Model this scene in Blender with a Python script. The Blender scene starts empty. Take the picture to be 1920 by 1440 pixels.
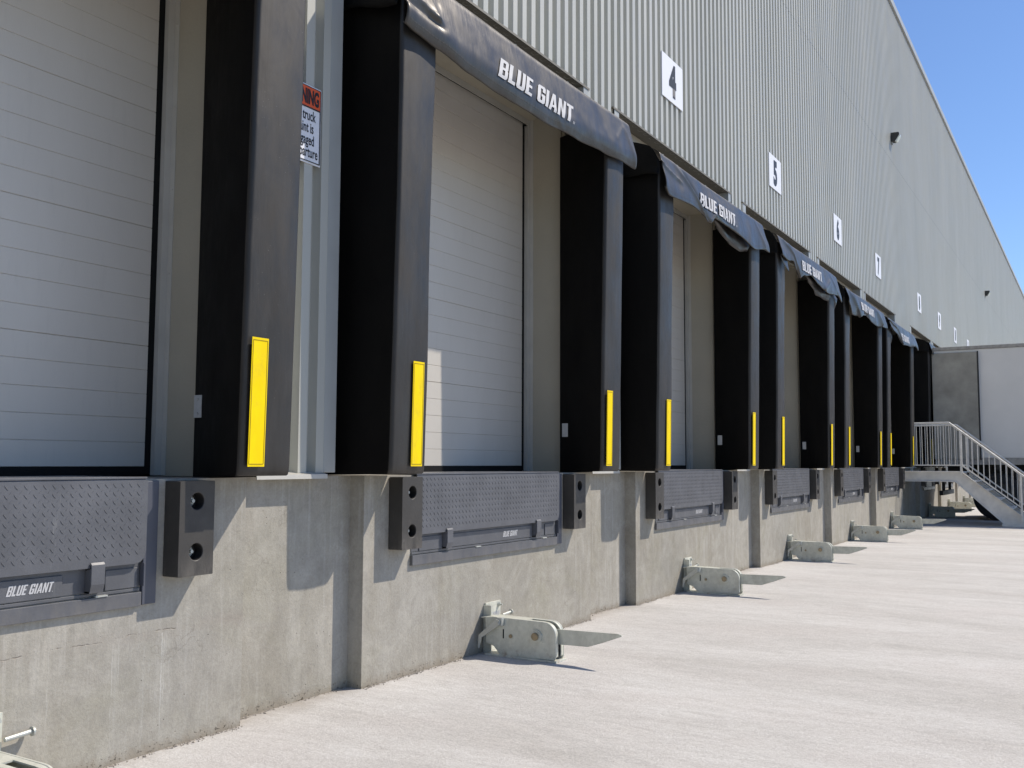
import bpy, bmesh, math, random
from mathutils import Vector, Matrix, noise
random.seed(7)
sc = bpy.context.scene
col = sc.collection
R = math.radians
X0 = [0.0, 3.66, 7.33, 10.95, 14.55, 17.97, 23.0, 26.4, 29.75, 33.05, 36.4]   # start of every dock bay along the wall
HZ = 1.147                                                                   # dock height

# ------------------------------------------------------------------ helpers
class MB:
    def __init__(s): s.v = []; s.f = []; s.m = []; s.mi = 0
    def add(s, vs, fs):
        b = len(s.v); s.v += [tuple(p) for p in vs]
        for f in fs: s.f.append([b + i for i in f]); s.m.append(s.mi)
        return s
    def box(s, x0, x1, y0, y1, z0, z1):
        vs = [(x0,y0,z0),(x1,y0,z0),(x1,y1,z0),(x0,y1,z0),(x0,y0,z1),(x1,y0,z1),(x1,y1,z1),(x0,y1,z1)]
        return s.add(vs, [(0,3,2,1),(4,5,6,7),(0,1,5,4),(1,2,6,5),(2,3,7,6),(3,0,4,7)])
    def prism(s, pts, axis, a, b):
        """polygon of (p,q) pairs extruded along axis 'x','y' or 'z' from a to b"""
        def P(p, q, t): return {'x': (t,p,q), 'y': (p,t,q), 'z': (p,q,t)}[axis]
        n = len(pts)
        vs = [P(p,q,a) for p,q in pts] + [P(p,q,b) for p,q in pts]
        fs = [list(range(n))[::-1], [n+i for i in range(n)]] + [(i,(i+1)%n,n+(i+1)%n,n+i) for i in range(n)]
        return s.add(vs, fs)
    def tube(s, p, q, r, n=10, r2=None):
        p = Vector(p); q = Vector(q); d = (q-p).normalized(); r2 = r if r2 is None else r2
        a = d.orthogonal().normalized(); b = d.cross(a)
        ring = lambda c, rr: [c + (a*math.cos(2*math.pi*i/n) + b*math.sin(2*math.pi*i/n))*rr for i in range(n)]
        vs = ring(p, r) + ring(q, r2)
        return s.add(vs, [list(range(n))[::-1], [n+i for i in range(n)]] + [(i,(i+1)%n,n+(i+1)%n,n+i) for i in range(n)])
    def grid(s, fn, nu, nv, flip=False):
        vs = [fn(i/nu, j/nv) for j in range(nv+1) for i in range(nu+1)]
        w = nu+1
        fs = [((j*w+i), (j*w+i+1), ((j+1)*w+i+1), ((j+1)*w+i)) for j in range(nv) for i in range(nu)]
        if flip: fs = [f[::-1] for f in fs]
        return s.add(vs, fs)
    def build(s, name, mat, parent=None, smooth=False, bevel=0, seg=2, fix=True):
        me = bpy.data.meshes.new(name)
        me.from_pydata(s.v, [], s.f)
        mats = mat if isinstance(mat, (list, tuple)) else [mat]
        for m in mats: me.materials.append(m)
        for p, mi in zip(me.polygons, s.m): p.material_index = mi
        if fix:
            bm = bmesh.new(); bm.from_mesh(me)
            bmesh.ops.recalc_face_normals(bm, faces=bm.faces); bm.to_mesh(me); bm.free()
        if smooth:
            for p in me.polygons: p.use_smooth = True
        o = bpy.data.objects.new(name, me); col.objects.link(o)
        if parent is not None: o.parent = parent
        if bevel:
            m = o.modifiers.new('bevel', 'BEVEL'); m.width = bevel; m.segments = seg; m.limit_method = 'ANGLE'; m.angle_limit = R(40)
            m.harden_normals = False
        return o
def auto_smooth(o, ang=35):
    for p in o.data.polygons: p.use_smooth = True
    o.data.set_sharp_from_angle(angle=R(ang))
def empty(name, loc=(0,0,0)):
    o = bpy.data.objects.new(name, None); o.location = loc; o.empty_display_size = .2; col.objects.link(o); return o
def tag(o, label=None, cat=None, group=None, kind=None):
    if label: o['label'] = label
    if cat: o['category'] = cat
    if group: o['group'] = group
    if kind: o['kind'] = kind
    return o
def kids(o): return [c for c in bpy.data.objects if c.parent == o]
def copy_tree(o, parent=None):
    c = o.copy(); col.objects.link(c); c.parent = parent
    for ch in kids(o): copy_tree(ch, c)
    return c

# ------------------------------------------------------------------ materials
def mat(name, color, rough=.6, metal=0., spec=.5):
    m = bpy.data.materials.new(name); m.use_nodes = True
    b = m.node_tree.nodes['Principled BSDF']
    b.inputs['Base Color'].default_value = (*color, 1); b.inputs['Roughness'].default_value = rough
    b.inputs['Metallic'].default_value = metal; b.inputs['Specular IOR Level'].default_value = spec
    return m
class NT:
    def __init__(s, m): s.m = m; s.n = m.node_tree.nodes; s.l = m.node_tree.links; s.b = s.n['Principled BSDF']; s.pos = None
    def node(s, t, **k):
        x = s.n.new(t)
        for a, v in k.items(): setattr(x, a, v)
        return x
    def link(s, a, b): s.l.new(a, b)
    def coord(s, scale=(1,1,1)):
        if s.pos is None: s.pos = s.node('ShaderNodeNewGeometry').outputs['Position']
        mp = s.node('ShaderNodeMapping'); mp.inputs['Scale'].default_value = scale; s.link(s.pos, mp.inputs['Vector']); return mp.outputs[0]
    def noise(s, scale, sc3=(1,1,1), detail=5, rough=.55, dist=0):
        n = s.node('ShaderNodeTexNoise'); n.inputs['Scale'].default_value = scale; n.inputs['Detail'].default_value = detail
        n.inputs['Roughness'].default_value = rough; n.inputs['Distortion'].default_value = dist
        s.link(s.coord(sc3), n.inputs['Vector']); return n.outputs['Fac']
    def voro(s, scale, sc3=(1,1,1), feature='F1'):
        n = s.node('ShaderNodeTexVoronoi', feature=feature); n.inputs['Scale'].default_value = scale
        s.link(s.coord(sc3), n.inputs['Vector']); return n.outputs['Distance']
    def ramp(s, f, stops):
        r = s.node('ShaderNodeValToRGB'); s.link(f, r.inputs['Fac']); e = r.color_ramp.elements
        while len(e) < len(stops): e.new(.5)
        for el, (p, c) in zip(e, stops):
            el.position = p; el.color = (c, c, c, 1) if isinstance(c, (int, float)) else (*c, 1)
        return r.outputs[0]
    def mix(s, f, a, b, mode='MIX'):
        x = s.node('ShaderNodeMix', data_type='RGBA', blend_type=mode)
        for i, v in ((0, f), (6, a), (7, b)):
            if hasattr(v, 'links'): s.link(v, x.inputs[i])
            elif i == 0: x.inputs[0].default_value = v
            else: x.inputs[i].default_value = (*v, 1) if len(v) == 3 else v
        return x.outputs[2]
    def math(s, op, a, b=0., c=0.):
        x = s.node('ShaderNodeMath', operation=op)
        for i, v in enumerate((a, b, c)):
            if hasattr(v, 'links'): s.link(v, x.inputs[i])
            else: x.inputs[i].default_value = v
        return x.outputs[0]
    def base(s, c): s.link(c, s.b.inputs['Base Color'])
    def rough(s, c): s.link(c, s.b.inputs['Roughness'])
    def bump(s, h, dist=.01, strength=1.):
        x = s.node('ShaderNodeBump'); x.inputs['Distance'].default_value = dist; x.inputs['Strength'].default_value = strength
        s.link(h, x.inputs['Height']); s.link(x.outputs[0], s.b.inputs['Normal'])
    def xyz(s):
        if s.pos is None: s.coord()
        x = s.node('ShaderNodeSeparateXYZ'); s.link(s.pos, x.inputs[0]); return x.outputs

def vary(name, c, amt=.12, rough=.6, metal=0., scale=3., sc3=(1,1,1), bump=0, bscale=40, spec=.5, rvar=.1):
    """a plain colour with soft mottling and an uneven gloss"""
    m = mat(name, c, rough, metal, spec); t = NT(m)
    n = t.noise(scale, sc3, 6, .6)
    lo = tuple(v*(1-amt) for v in c); hi = tuple(min(1, v*(1+amt)) for v in c)
    t.base(t.ramp(n, [(.3, lo), (.7, hi)]))
    n2 = t.noise(scale*4, sc3, 5, .6)
    t.rough(t.ramp(n2, [(.3, max(0, rough-rvar)), (.7, min(1, rough+rvar))]))
    if bump: t.bump(t.noise(bscale, (1,1,1), 4), bump)
    return m

def make_concrete_wall():
    m = mat('concrete_wall', (0.351,0.322,0.279), .9, spec=.25); t = NT(m)
    big = t.noise(.8, (1,1,1), 8, .62, .7)
    c = t.ramp(big, [(.25, (0.294,0.265,0.215)), (.45, (0.355,0.331,0.279)), (.6, (0.386,0.361,0.310)), (.78, (0.438,0.413,0.360))])
    st = t.noise(4., (1.5,1,.16), 8, .72, .5)                      # soft vertical runs left by water
    c = t.mix(t.ramp(st, [(.40, .0), (.66, .45)]), c, (0.276,0.248,0.198), 'MIX')
    fine_run = t.noise(22., (1.5,1,.06), 5, .65, .15); where = t.noise(1.3, (1,1,.7), 4, .6)
    c = t.mix(t.math('MULTIPLY', t.ramp(fine_run, [(.54, 0.), (.66, .45)]), t.ramp(where, [(.42, 0.), (.56, 1.)])), c, (0.508,0.483,0.433), 'MIX')
    dark_run = t.noise(15., (1.6,1,.09), 6, .7, .2)
    c = t.mix(t.math('MULTIPLY', t.ramp(dark_run, [(.54, 0.), (.68, .34)]), t.ramp(t.noise(1.7, (1,1,.8), 4, .6), [(.45, 0.), (.6, 1.)])), c, (0.236,0.221,0.184), 'MIX')
    blot = t.noise(2.1, (1,1,1), 7, .62, 1.6)
    c = t.mix(t.ramp(blot, [(.50, 0.), (.59, .30), (.62, .10), (.8, .35)]), c, (0.491,0.464,0.406), 'MIX')
    olive = t.noise(1.5, (1,1,1.2), 6, .65, .8)
    c = t.mix(t.ramp(olive, [(.50, 0.), (.72, .40)]), c, (0.315,0.295,0.212), 'MIX')
    grey = t.noise(.7, (1,1,.5), 5, .6, .3)
    c = t.mix(t.ramp(grey, [(.5, 0.), (.7, .35)]), c, (0.333,0.322,0.300), 'MIX')
    mid = t.noise(11., (1,1,.8), 7, .72, .4)
    c = t.mix(.60, c, t.ramp(mid, [(.25, .36), (.75, .62)]), 'OVERLAY')
    fine = t.noise(70, (1,1,1), 5, .75)
    c = t.mix(.50, c, t.ramp(fine, [(.25, .36), (.75, .63)]), 'OVERLAY')
    crack = t.node('ShaderNodeTexVoronoi', feature='DISTANCE_TO_EDGE'); crack.inputs['Scale'].default_value = .9
    wv = t.node('ShaderNodeVectorMath', operation='ADD'); nz_ = t.node('ShaderNodeTexNoise'); nz_.inputs['Scale'].default_value = 5.; nz_.inputs['Detail'].default_value = 6.; t.link(t.coord(), nz_.inputs['Vector'])
    t.link(t.coord((1,1,.8)), wv.inputs[0]); t.link(nz_.outputs['Color'], wv.inputs[1]); t.link(wv.outputs[0], crack.inputs['Vector'])
    ck = t.math('MULTIPLY', t.ramp(crack.outputs['Distance'], [(.0, .55), (.006, 0.)]), t.ramp(t.noise(1.4), [(.52, 0.), (.6, 1.)]))
    c = t.mix(ck, c, (.20,.18,.15))
    v = t.voro(34., (1,1,1)); gate = t.ramp(t.noise(5.5), [(.56, 0.), (.62, 1.)])
    hole = t.math('MULTIPLY', t.ramp(v, [(.05, 1.), (.10, 0.)]), gate)
    c = t.mix(t.math('MULTIPLY', hole, .85), c, (0.097,0.087,0.072))
    x, y, z = t.xyz()
    wob = t.math('ADD', t.math('MULTIPLY', t.math('SUBTRACT', t.noise(1.6, (1,1,0), 6, .65), .5), .10), t.math('MULTIPLY', t.math('SUBTRACT', t.noise(30., (1,1,.2), 3), .5), .008))
    dz = t.math('ABSOLUTE', t.math('SUBTRACT', t.math('SUBTRACT', z, wob), .50))
    near = t.math('LESS_THAN', x, 2.4)
    line = t.math('MULTIPLY', t.ramp(dz, [(.0, 1.), (.004, 0.)]), t.math('MULTIPLY', near, t.ramp(t.noise(7., (1,1,.3), 5, .7), [(.47, 0.), (.58, .6)])))
    c = t.mix(line, c, (0.175,0.144,0.110))
    band = t.math('MULTIPLY', t.math('LESS_THAN', x, 2.79), t.ramp(dz, [(.0, .35), (.05, 0.)]))
    c = t.mix(t.math('MULTIPLY', band, t.ramp(t.noise(3.), [(.4, 0.), (.6, 1.)])), c, (0.298,0.252,0.212))
    def drip(x0, w, zt, zb, amt, f):
        gc = t.math('SUBTRACT', t.math('SUBTRACT', x, x0), t.math('MULTIPLY', t.math('SUBTRACT', t.noise(f, (0,0,1), 5, .7), .5), .035))
        a = t.ramp(t.math('DIVIDE', t.math('ABSOLUTE', gc), w*2), [(.0, 1.), (.5, .0)])
        b = t.math('MULTIPLY', t.math('LESS_THAN', z, zt), t.ramp(z, [(zb, 0.), (zb+.28, 1.)]))
        return t.math('MULTIPLY', t.math('MULTIPLY', a, b), t.ramp(t.noise(26, (1,1,.25), 5, .7), [(.38, .1*amt), (.58, amt)]))
    for d in ((2.330,.0045,.492,.02,.95,9.), (2.341,.0025,.47,.05,.8,13.), (2.35,.010,.497,.33,.6,9.), (2.085,.003,.48,-.1,.55,7.), (2.115,.002,.49,.1,.5,11.), (2.100,.02,.46,-.1,.22,6.), (1.80,.003,.5,.0,.3,8.), (2.24,.008,.45,-.1,.2,5.)):
        c = t.mix(drip(*d), c, (0.578,0.566,0.525))
    g = t.ramp(t.math('ADD', z, t.math('MULTIPLY', t.math('SUBTRACT', t.noise(11., (1,1,.8), 7, .7), .5), .14)), [(.0, .7), (.05, 0.)])
    c = t.mix(g, c, (0.290,0.248,0.191))
    pit = t.math('MULTIPLY', t.ramp(z, [(.015, 1.), (.05, 0.)]), t.ramp(t.noise(55., (1,1,1.4), 4, .7), [(.58, 0.), (.63, .9)]))
    c = t.mix(pit, c, (0.088,0.074,0.056))
    t.base(c)
    h = t.math('ADD', t.math('MULTIPLY', fine, .35), t.math('MULTIPLY', mid, .5))
    h = t.math('SUBTRACT', h, t.math('MULTIPLY', hole, .8))
    h = t.math('SUBTRACT', h, t.math('MULTIPLY', t.math('ADD', line, pit), .6))
    t.bump(h, .006, .9)
    return m
def make_ground():
    m = mat('concrete_apron', (.6,.58,.56), .88, spec=.3); t = NT(m)
    a = t.noise(.9, (1.6,.45,1), 8, .65, .5)
    c = t.ramp(a, [(.28, (.45,.43,.40)), (.5, (.53,.512,.485)), (.72, (.60,.585,.56))])
    br = t.noise(6., (2.2,.8,1), 9, .78, .6)                      # broom strokes run away from the wall
    c = t.mix(.62, c, t.ramp(br, [(.22, .35), (.5, .5), (.78, .61)]), 'OVERLAY')
    b2 = t.noise(3.4, (2.2,.6,1), 8, .74, 1.2)
    c = t.mix(t.ramp(b2, [(.52, 0.), (.74, .34)]), c, (.385,.365,.335))
    b3 = t.noise(5., (2.4,.5,1), 7, .7, .6)
    c = t.mix(t.ramp(b3, [(.56, 0.), (.74, .35)]), c, (.58,.57,.545))
    pink = t.noise(1.3, (1,.7,1), 4)
    c = t.mix(t.ramp(pink, [(.48, 0.), (.68, .30)]), c, (.51,.47,.44))
    fine = t.noise(90., (1.4,.8,1), 5, .75)
    c = t.mix(.75, c, t.ramp(fine, [(.25, .30), (.75, .67)]), 'OVERLAY')
    gr = t.noise(26., (1.6,.9,1), 6, .75)
    c = t.mix(.45, c, t.ramp(gr, [(.25, .34), (.75, .64)]), 'OVERLAY')
    v = t.voro(17.); sp = t.math('MULTIPLY', t.ramp(v, [(.03, 1.), (.055, 0.)]), t.ramp(t.noise(3.), [(.5, 0.), (.56, .8)]))
    c = t.mix(sp, c, (.16,.145,.135))
    x, y, z = t.xyz()
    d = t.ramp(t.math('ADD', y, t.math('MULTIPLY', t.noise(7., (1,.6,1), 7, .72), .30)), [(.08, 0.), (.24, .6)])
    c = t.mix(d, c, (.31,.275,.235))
    t.base(c)
    t.bump(t.math('ADD', t.math('MULTIPLY', br, .8), t.math('MULTIPLY', fine, .5)), .008, .9)
    return m
M = {}
M['wall'] = make_concrete_wall(); M['ground'] = make_ground()
def make_clad():
    m = mat('painted_cladding', (.52,.55,.53), .42, spec=.5); t = NT(m)
    c = t.ramp(t.noise(.8, (1,1,.25), 5, .6), [(.3, (.435,.435,.385)), (.7, (.49,.487,.437))])
    c = t.mix(t.ramp(t.noise(14., (2.,1,.08), 5, .6), [(.5, 0.), (.75, .22)]), c, (.40,.39,.34))
    x, y, z = t.xyz()
    lap = t.math('LESS_THAN', t.math('ABSOLUTE', t.math('SUBTRACT', z, 7.6)), .006)
    c = t.mix(t.math('MULTIPLY', lap, .6), c, (.2,.21,.2)); t.base(c)
    t.rough(t.ramp(t.noise(3., (1,1,.4)), [(.3, .36), (.7, .52)]))
    t.bump(t.noise(1.8, (1,1,.35), 2), .012, .25)
    return m
M['clad'] = make_clad()
M['trim'] = vary('trim_paint', (.38,.39,.37), .08, .45, scale=2)
M['beige'] = vary('reveal_paint', (.42,.385,.305), .07, .7, scale=2, bump=.002)
M['soffit'] = vary('soffit_metal', (.17,.155,.125), .1, .6, scale=3)
M['flange'] = vary('jamb_steel', (.50,.485,.44), .08, .42, metal=.0, scale=4)
M['gasket'] = mat('black_rubber_gasket', (.008,.008,.008), .7, spec=.2)
def make_door():
    m = mat('white_door_paint', (.62,.64,.64), .38, spec=.45); t = NT(m); t.b.inputs['Specular Tint'].default_value = (1., .92, .80, 1)
    c = t.ramp(t.noise(1.1, (1,1,.4), 5, .6, .5), [(.3, (.56,.525,.465)), (.7, (.63,.595,.535))])
    c = t.mix(t.ramp(t.noise(18., (1.5,1,.2), 5, .65), [(.55, 0.), (.8, .2)]), c, (.42,.40,.36)); t.base(c)
    t.bump(t.noise(220., (1,1,.5), 3), .0012, .5); return m
M['door'] = make_door()
M['door_groove'] = mat('door_groove', (.16,.155,.14), .6)
def make_vinyl(name, base, dusty, rough, dustamt, spec=.5):
    m = mat(name, base, rough, spec=spec); t = NT(m); t.b.inputs['Specular Tint'].default_value = (1., .92, .83, 1)
    n = t.noise(4.5, (1.6,1,.35), 7, .65, .5)
    c = t.mix(t.ramp(n, [(.38, 0.), (.68, dustamt)]), base, dusty)
    sp = t.voro(55.); c = t.mix(t.math('MULTIPLY', t.ramp(sp, [(.05, .55 if spec > .3 else .05), (.09, 0.)]), t.ramp(t.noise(9.), [(.54, 0.), (.6, 1.)])), c, (.32,.31,.30))
    t.base(c)
    t.rough(t.ramp(t.noise(6., (1,1,.5), 6, .65), [(.3, rough-.1), (.7, rough+.14)]))
    fine = t.noise(420., (1,1,1), 2); wr = t.math('ADD', t.noise(5., (1,1,.5), 3, .5, .6), t.math('MULTIPLY', t.noise(11., (2.,1,.22), 4, .6, .3), .5))
    t.bump(t.math('ADD', t.math('MULTIPLY', fine, .06), wr), .008, .45); return m
M['vinyl_side'] = make_vinyl('shaded_black_vinyl', (.0028,.0028,.0027), (.0065,.0062,.006), .62, .5, .14)  # side faces painted near black for their shade, same vinyl as the fronts
M['vinyl_front'] = make_vinyl('lit_grey_worn_vinyl', (.0100,.0097,.0092), (.027,.0258,.0245), .50, .85, .62)  # paler copy for the sunlit fronts, with real scuffs and dust
M['vinyl_head'] = make_vinyl('header_vinyl', (.017,.016,.0145), (.040,.037,.034), .36, .9, .62)
def make_yellow():
    m = mat('yellow_reflective', (.95,.70,.0), .5, spec=.15); t = NT(m)
    c = t.ramp(t.noise(12., (1,1,.4), 5, .6), [(.3, (.90,.64,.0)), (.7, (.97,.73,.0))])
    dd = t.ramp(t.noise(9., (1,1,.5), 6, .75, .6), [(.50, 0.), (.72, .40)]); c = t.mix(dd, c, (.55,.42,.06))
    t.base(c); t.bump(t.noise(160.,(1,1,1),2), .001, .4); return m
M['yellow'] = make_yellow()
M['stitch_dark'] = mat('grey_thread', (.10,.095,.09), .8)
M['stitch'] = mat('black_stitching', (.35,.24,.01), .8)
M['logo'] = mat('white_print', (.50,.50,.505), .6)
def make_scuffed(name, c, rough, scratch, amt, sc3, f, low):
    m = mat(name, c, rough); t = NT(m)
    k = t.ramp(t.noise(5., (1,1,1), 6, .6), [(.3, tuple(v*.82 for v in c)), (.7, tuple(v*1.18 for v in c))])
    s_ = t.math('MULTIPLY', t.ramp(t.noise(f, sc3, 6, .75, .4), [(.60, 0.), (.68, amt)]), t.ramp(t.noise(2.6, (1,1,1), 4, .6), [(.45, 0.), (.6, 1.)]))
    k = t.mix(s_, k, scratch)
    x, y, z = t.xyz()
    d = t.math('MULTIPLY', t.ramp(z, [(low-.06, .5), (low+.10, 0.)]), t.ramp(t.noise(9., (1.5,1,.5), 5, .7), [(.4, 0.), (.65, 1.)]))
    k = t.mix(d, k, (.26,.235,.20)); t.base(k)
    t.rough(t.ramp(t.noise(14., (1,1,1), 5, .6), [(.3, rough-.1), (.7, rough+.15)]))
    t.bump(t.noise(90., (1,1,1), 4), .0012, .5); return m
M['rubber'] = make_scuffed('bumper_rubber', (.045,.041,.036), .52, (.17,.155,.135), .55, (1,1,.5), 24., .74)
M['rubber_hole'] = mat('bumper_hole_rubber', (.012,.011,.010), .7)
M['leveler'] = make_scuffed('slate_painted_steel', (.104,.107,.117), .42, (.22,.22,.22), .4, (1.5,1,.12), 30., .62)
M['leveler_dark'] = vary('dark_bluish_slate_steel', (.075,.080,.100), .1, .45, scale=5)  # darker, bluer slate paint
def make_galv():
    m = mat('galvanised_steel', (.42,.45,.42), .45, .12); t = NT(m)
    v = t.node('ShaderNodeTexVoronoi'); v.inputs['Scale'].default_value = 42.; t.link(t.coord(), v.inputs['Vector'])
    sp = t.node('ShaderNodeRGBToBW'); t.link(v.outputs['Color'], sp.inputs[0])
    c = t.ramp(sp.outputs[0], [(.2, (.58,.585,.50)), (.8, (.65,.65,.56))])
    grime = t.ramp(t.noise(8., (1,1,.5), 6, .7, .5), [(.45, 0.), (.7, .45)]); c = t.mix(grime, c, (.33,.32,.26))
    rust = t.ramp(t.noise(16., (1,1,1), 6, .7), [(.56, 0.), (.68, .75)])
    x, y, z = t.xyz(); low = t.ramp(z, [(.0, 1.), (.07, .10)])
    c = t.mix(t.math('MULTIPLY', rust, low), c, (.20,.10,.05)); t.base(c)
    t.rough(t.ramp(t.noise(20.), [(.3,.32),(.7,.5)])); return m
M['galv'] = make_galv()
M['zinc'] = vary('zinc_plated', (.50,.51,.47), .12, .38, metal=.35, scale=20)
M['brass'] = vary('pivot_pin', (.30,.25,.17), .2, .4, metal=.7, scale=30)
M['sign_white'] = mat('sign_white', (.78,.79,.82), .5)
M['sign_black'] = mat('sign_black', (.012,.012,.014), .5)
M['sign_orange'] = mat('sign_orange', (.72,.10,.02), .5)
M['roof'] = vary('roof_membrane', (.45,.45,.44), .1, .8)
M['stair'] = vary('stair_steel', (.72,.69,.63), .12, .5, metal=.05, scale=6)
M['trailer'] = vary('trailer_white', (.78,.745,.69), .05, .45, scale=1.2)
M['trailer_door'] = vary('trailer_door_grey', (.32,.30,.255), .25, .6, scale=2.4)
M['trailer_rail'] = vary('trailer_rail_alu', (.36,.335,.30), .22, .5, scale=12)
M['tyre'] = vary('tyre_rubber', (.018,.018,.018), .3, .8, scale=9)
M['rim'] = vary('wheel_rim', (.045,.045,.045), .2, .4, metal=.5)
M['chassis'] = vary('chassis_black', (.02,.02,.02), .3, .6)
M['lamp_dark'] = vary('lamp_bronze', (.02,.022,.022), .2, .5)
M['lamp_glass'] = mat('lamp_glass', (.62,.66,.63), .15, spec=.8)
M['crumb'] = vary('concrete_crumbs', (.36,.32,.27), .4, .9, scale=60)
M['tag'] = vary('maker_tag', (.42,.43,.43), .1, .4, metal=.3, scale=30)

# ------------------------------------------------------------------ block lettering
GL = {
 'B': (.50, [[(0,0),(.19,0),(.19,1),(0,1)], [(.19,.84),(.5,.84),(.5,.91),(.42,1),(.19,1)], [(.33,.58),(.5,.58),(.5,.84),(.33,.84)],
       [(.19,.44),(.5,.44),(.46,.51),(.5,.58),(.19,.58)], [(.33,.16),(.5,.16),(.5,.44),(.33,.44)], [(.19,0),(.42,0),(.5,.09),(.5,.16),(.19,.16)]]),
 'L': (.40, [[(0,0),(.19,0),(.19,1),(0,1)], [(.19,0),(.40,0),(.40,.17),(.19,.17)]]),
 'U': (.50, [[(0,.16),(.19,.16),(.19,1),(0,1)], [(.31,.16),(.5,.16),(.5,1),(.31,1)], [(0,.16),(0,.09),(.08,0),(.42,0),(.5,.09),(.5,.16)]]),
 'E': (.42, [[(0,0),(.19,0),(.19,1),(0,1)], [(.19,.84),(.42,.84),(.42,1),(.19,1)], [(.19,.43),(.38,.43),(.38,.58),(.19,.58)], [(.19,0),(.42,0),(.42,.16),(.19,.16)]]),
 'G': (.50, [[(0,.16),(.19,.16),(.19,.84),(0,.84)], [(0,.84),(.5,.84),(.5,.91),(.42,1),(.08,1),(0,.91)], [(.31,.66),(.5,.66),(.5,.84),(.31,.84)],
       [(0,.16),(0,.09),(.08,0),(.42,0),(.5,.09),(.5,.16)], [(.31,.16),(.5,.16),(.5,.52),(.31,.52)], [(.25,.38),(.31,.38),(.31,.52),(.25,.52)]]),
 'I': (.19, [[(0,0),(.19,0),(.19,1),(0,1)]]),
 'A': (.54, [[(0,0),(.17,0),(.27,.72),(.27,1),(.17,1)], [(.37,0),(.54,0),(.37,1),(.27,1),(.27,.72)], [(.198,.2),(.342,.2),(.323,.34),(.217,.34)]]),
 'N': (.51, [[(0,0),(.17,0),(.17,1),(0,1)], [(.34,0),(.51,0),(.51,1),(.34,1)], [(.17,.6),(.34,0),(.34,.4),(.17,1)]]),
 'T': (.46, [[(0,.84),(.46,.84),(.46,1),(0,1)], [(.135,0),(.325,0),(.325,.84),(.135,.84)]]),
 'o': (.12, [[(.0,.0),(.12,.0),(.10,.02),(.02,.02)],[(.12,.0),(.12,.12),(.10,.10),(.10,.02)],[(.12,.12),(0,.12),(.02,.10),(.10,.10)],[(0,.12),(0,0),(.02,.02),(.02,.10)]]),
 '.': (.07, [[(0,0),(.07,0),(.07,.08),(0,.08)]]),
}
def lettering(text, height, width, shear=.30):
    """flat lettering in (a,b) units scaled to width x height"""
    x = 0; polys = []
    for ch in text:
        if ch == ' ': x += .27; continue
        w, ps = GL[ch]
        for p in ps: polys.append([(x+a+shear*b, b) for a, b in p])
        x += w + .065
    W = x
    return [[(a*width/W, b*height) for a, b in p] for p in polys]
def map_lettering(name, polys, fn, material, parent, cut=.03):
    bm = bmesh.new()
    for p in polys:
        bm.faces.new([bm.verts.new((a, b, 0)) for a, b in p])
    if cut:
        xs = [v.co.x for v in bm.verts]; x = min(xs)
        while x < max(xs):
            bmesh.ops.bisect_plane(bm, geom=bm.verts[:]+bm.edges[:]+bm.faces[:], plane_co=(x,0,0), plane_no=(1,0,0)); x += cut
        ys = [v.co.y for v in bm.verts]; y = min(ys)
        while y < max(ys):
            bmesh.ops.bisect_plane(bm, geom=bm.verts[:]+bm.edges[:]+bm.faces[:], plane_co=(0,y,0), plane_no=(0,1,0)); y += cut
    for v in bm.verts: v.co = fn(v.co.x, v.co.y)
    me = bpy.data.meshes.new(name); bm.to_mesh(me); bm.free(); me.materials.append(material)
    o = bpy.data.objects.new(name, me); col.objects.link(o); o.parent = parent
    return o
def text_on_wall(name, s, size, x, y, z, material, parent, xs=1., bold=.0, align='CENTER'):
    """upright text facing -y, its baseline centre at (x,y,z)"""
    cu = bpy.data.curves.new(name, 'FONT'); cu.body = s; cu.size = size; cu.align_x = align; cu.offset = bold; cu.resolution_u = 3
    tmp = bpy.data.objects.new(name, cu); col.objects.link(tmp)
    dg = bpy.context.evaluated_depsgraph_get(); dg.update()
    me = bpy.data.meshes.new_from_object(tmp.evaluated_get(dg))
    bpy.data.objects.remove(tmp); bpy.data.curves.remove(cu)
    for v in me.vertices: v.co = Vector((x + v.co.x*xs, y, z + v.co.y))
    me.materials.clear(); me.materials.append(material)
    o = bpy.data.objects.new(name, me); col.objects.link(o); o.parent = parent
    return o

# ------------------------------------------------------------------ ground and concrete wall
g = MB().box(-60, 260, -140, 60, -.4, 0.).build('ground', M['ground']); tag(g, kind='structure')

wh = empty('warehouse', (0, 0, 0))
tag(wh, 'long warehouse clad in pale grey ribbed metal above a concrete dock wall', 'warehouse')
XE = 125.
w = MB()
AB = []                               # (x0, x1, y of face)
for i, x in enumerate(X0):
    AB.append((x, x+2.79, 0.0))
    nx = X0[i+1] if i+1 < len(X0) else XE
    AB.append((x+2.79, nx, .10))
AB.insert(0, (-1.0+.13, 0.0, .10)); AB.insert(0, (-.87-2.79, -.87, 0.0)); AB.insert(0, (-14, -.87-2.79, .10))
for a, b, y in AB: w.box(a, b, y, .9, -.2, HZ)
w.build('foundation_wall', M['wall'], wh)

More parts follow.
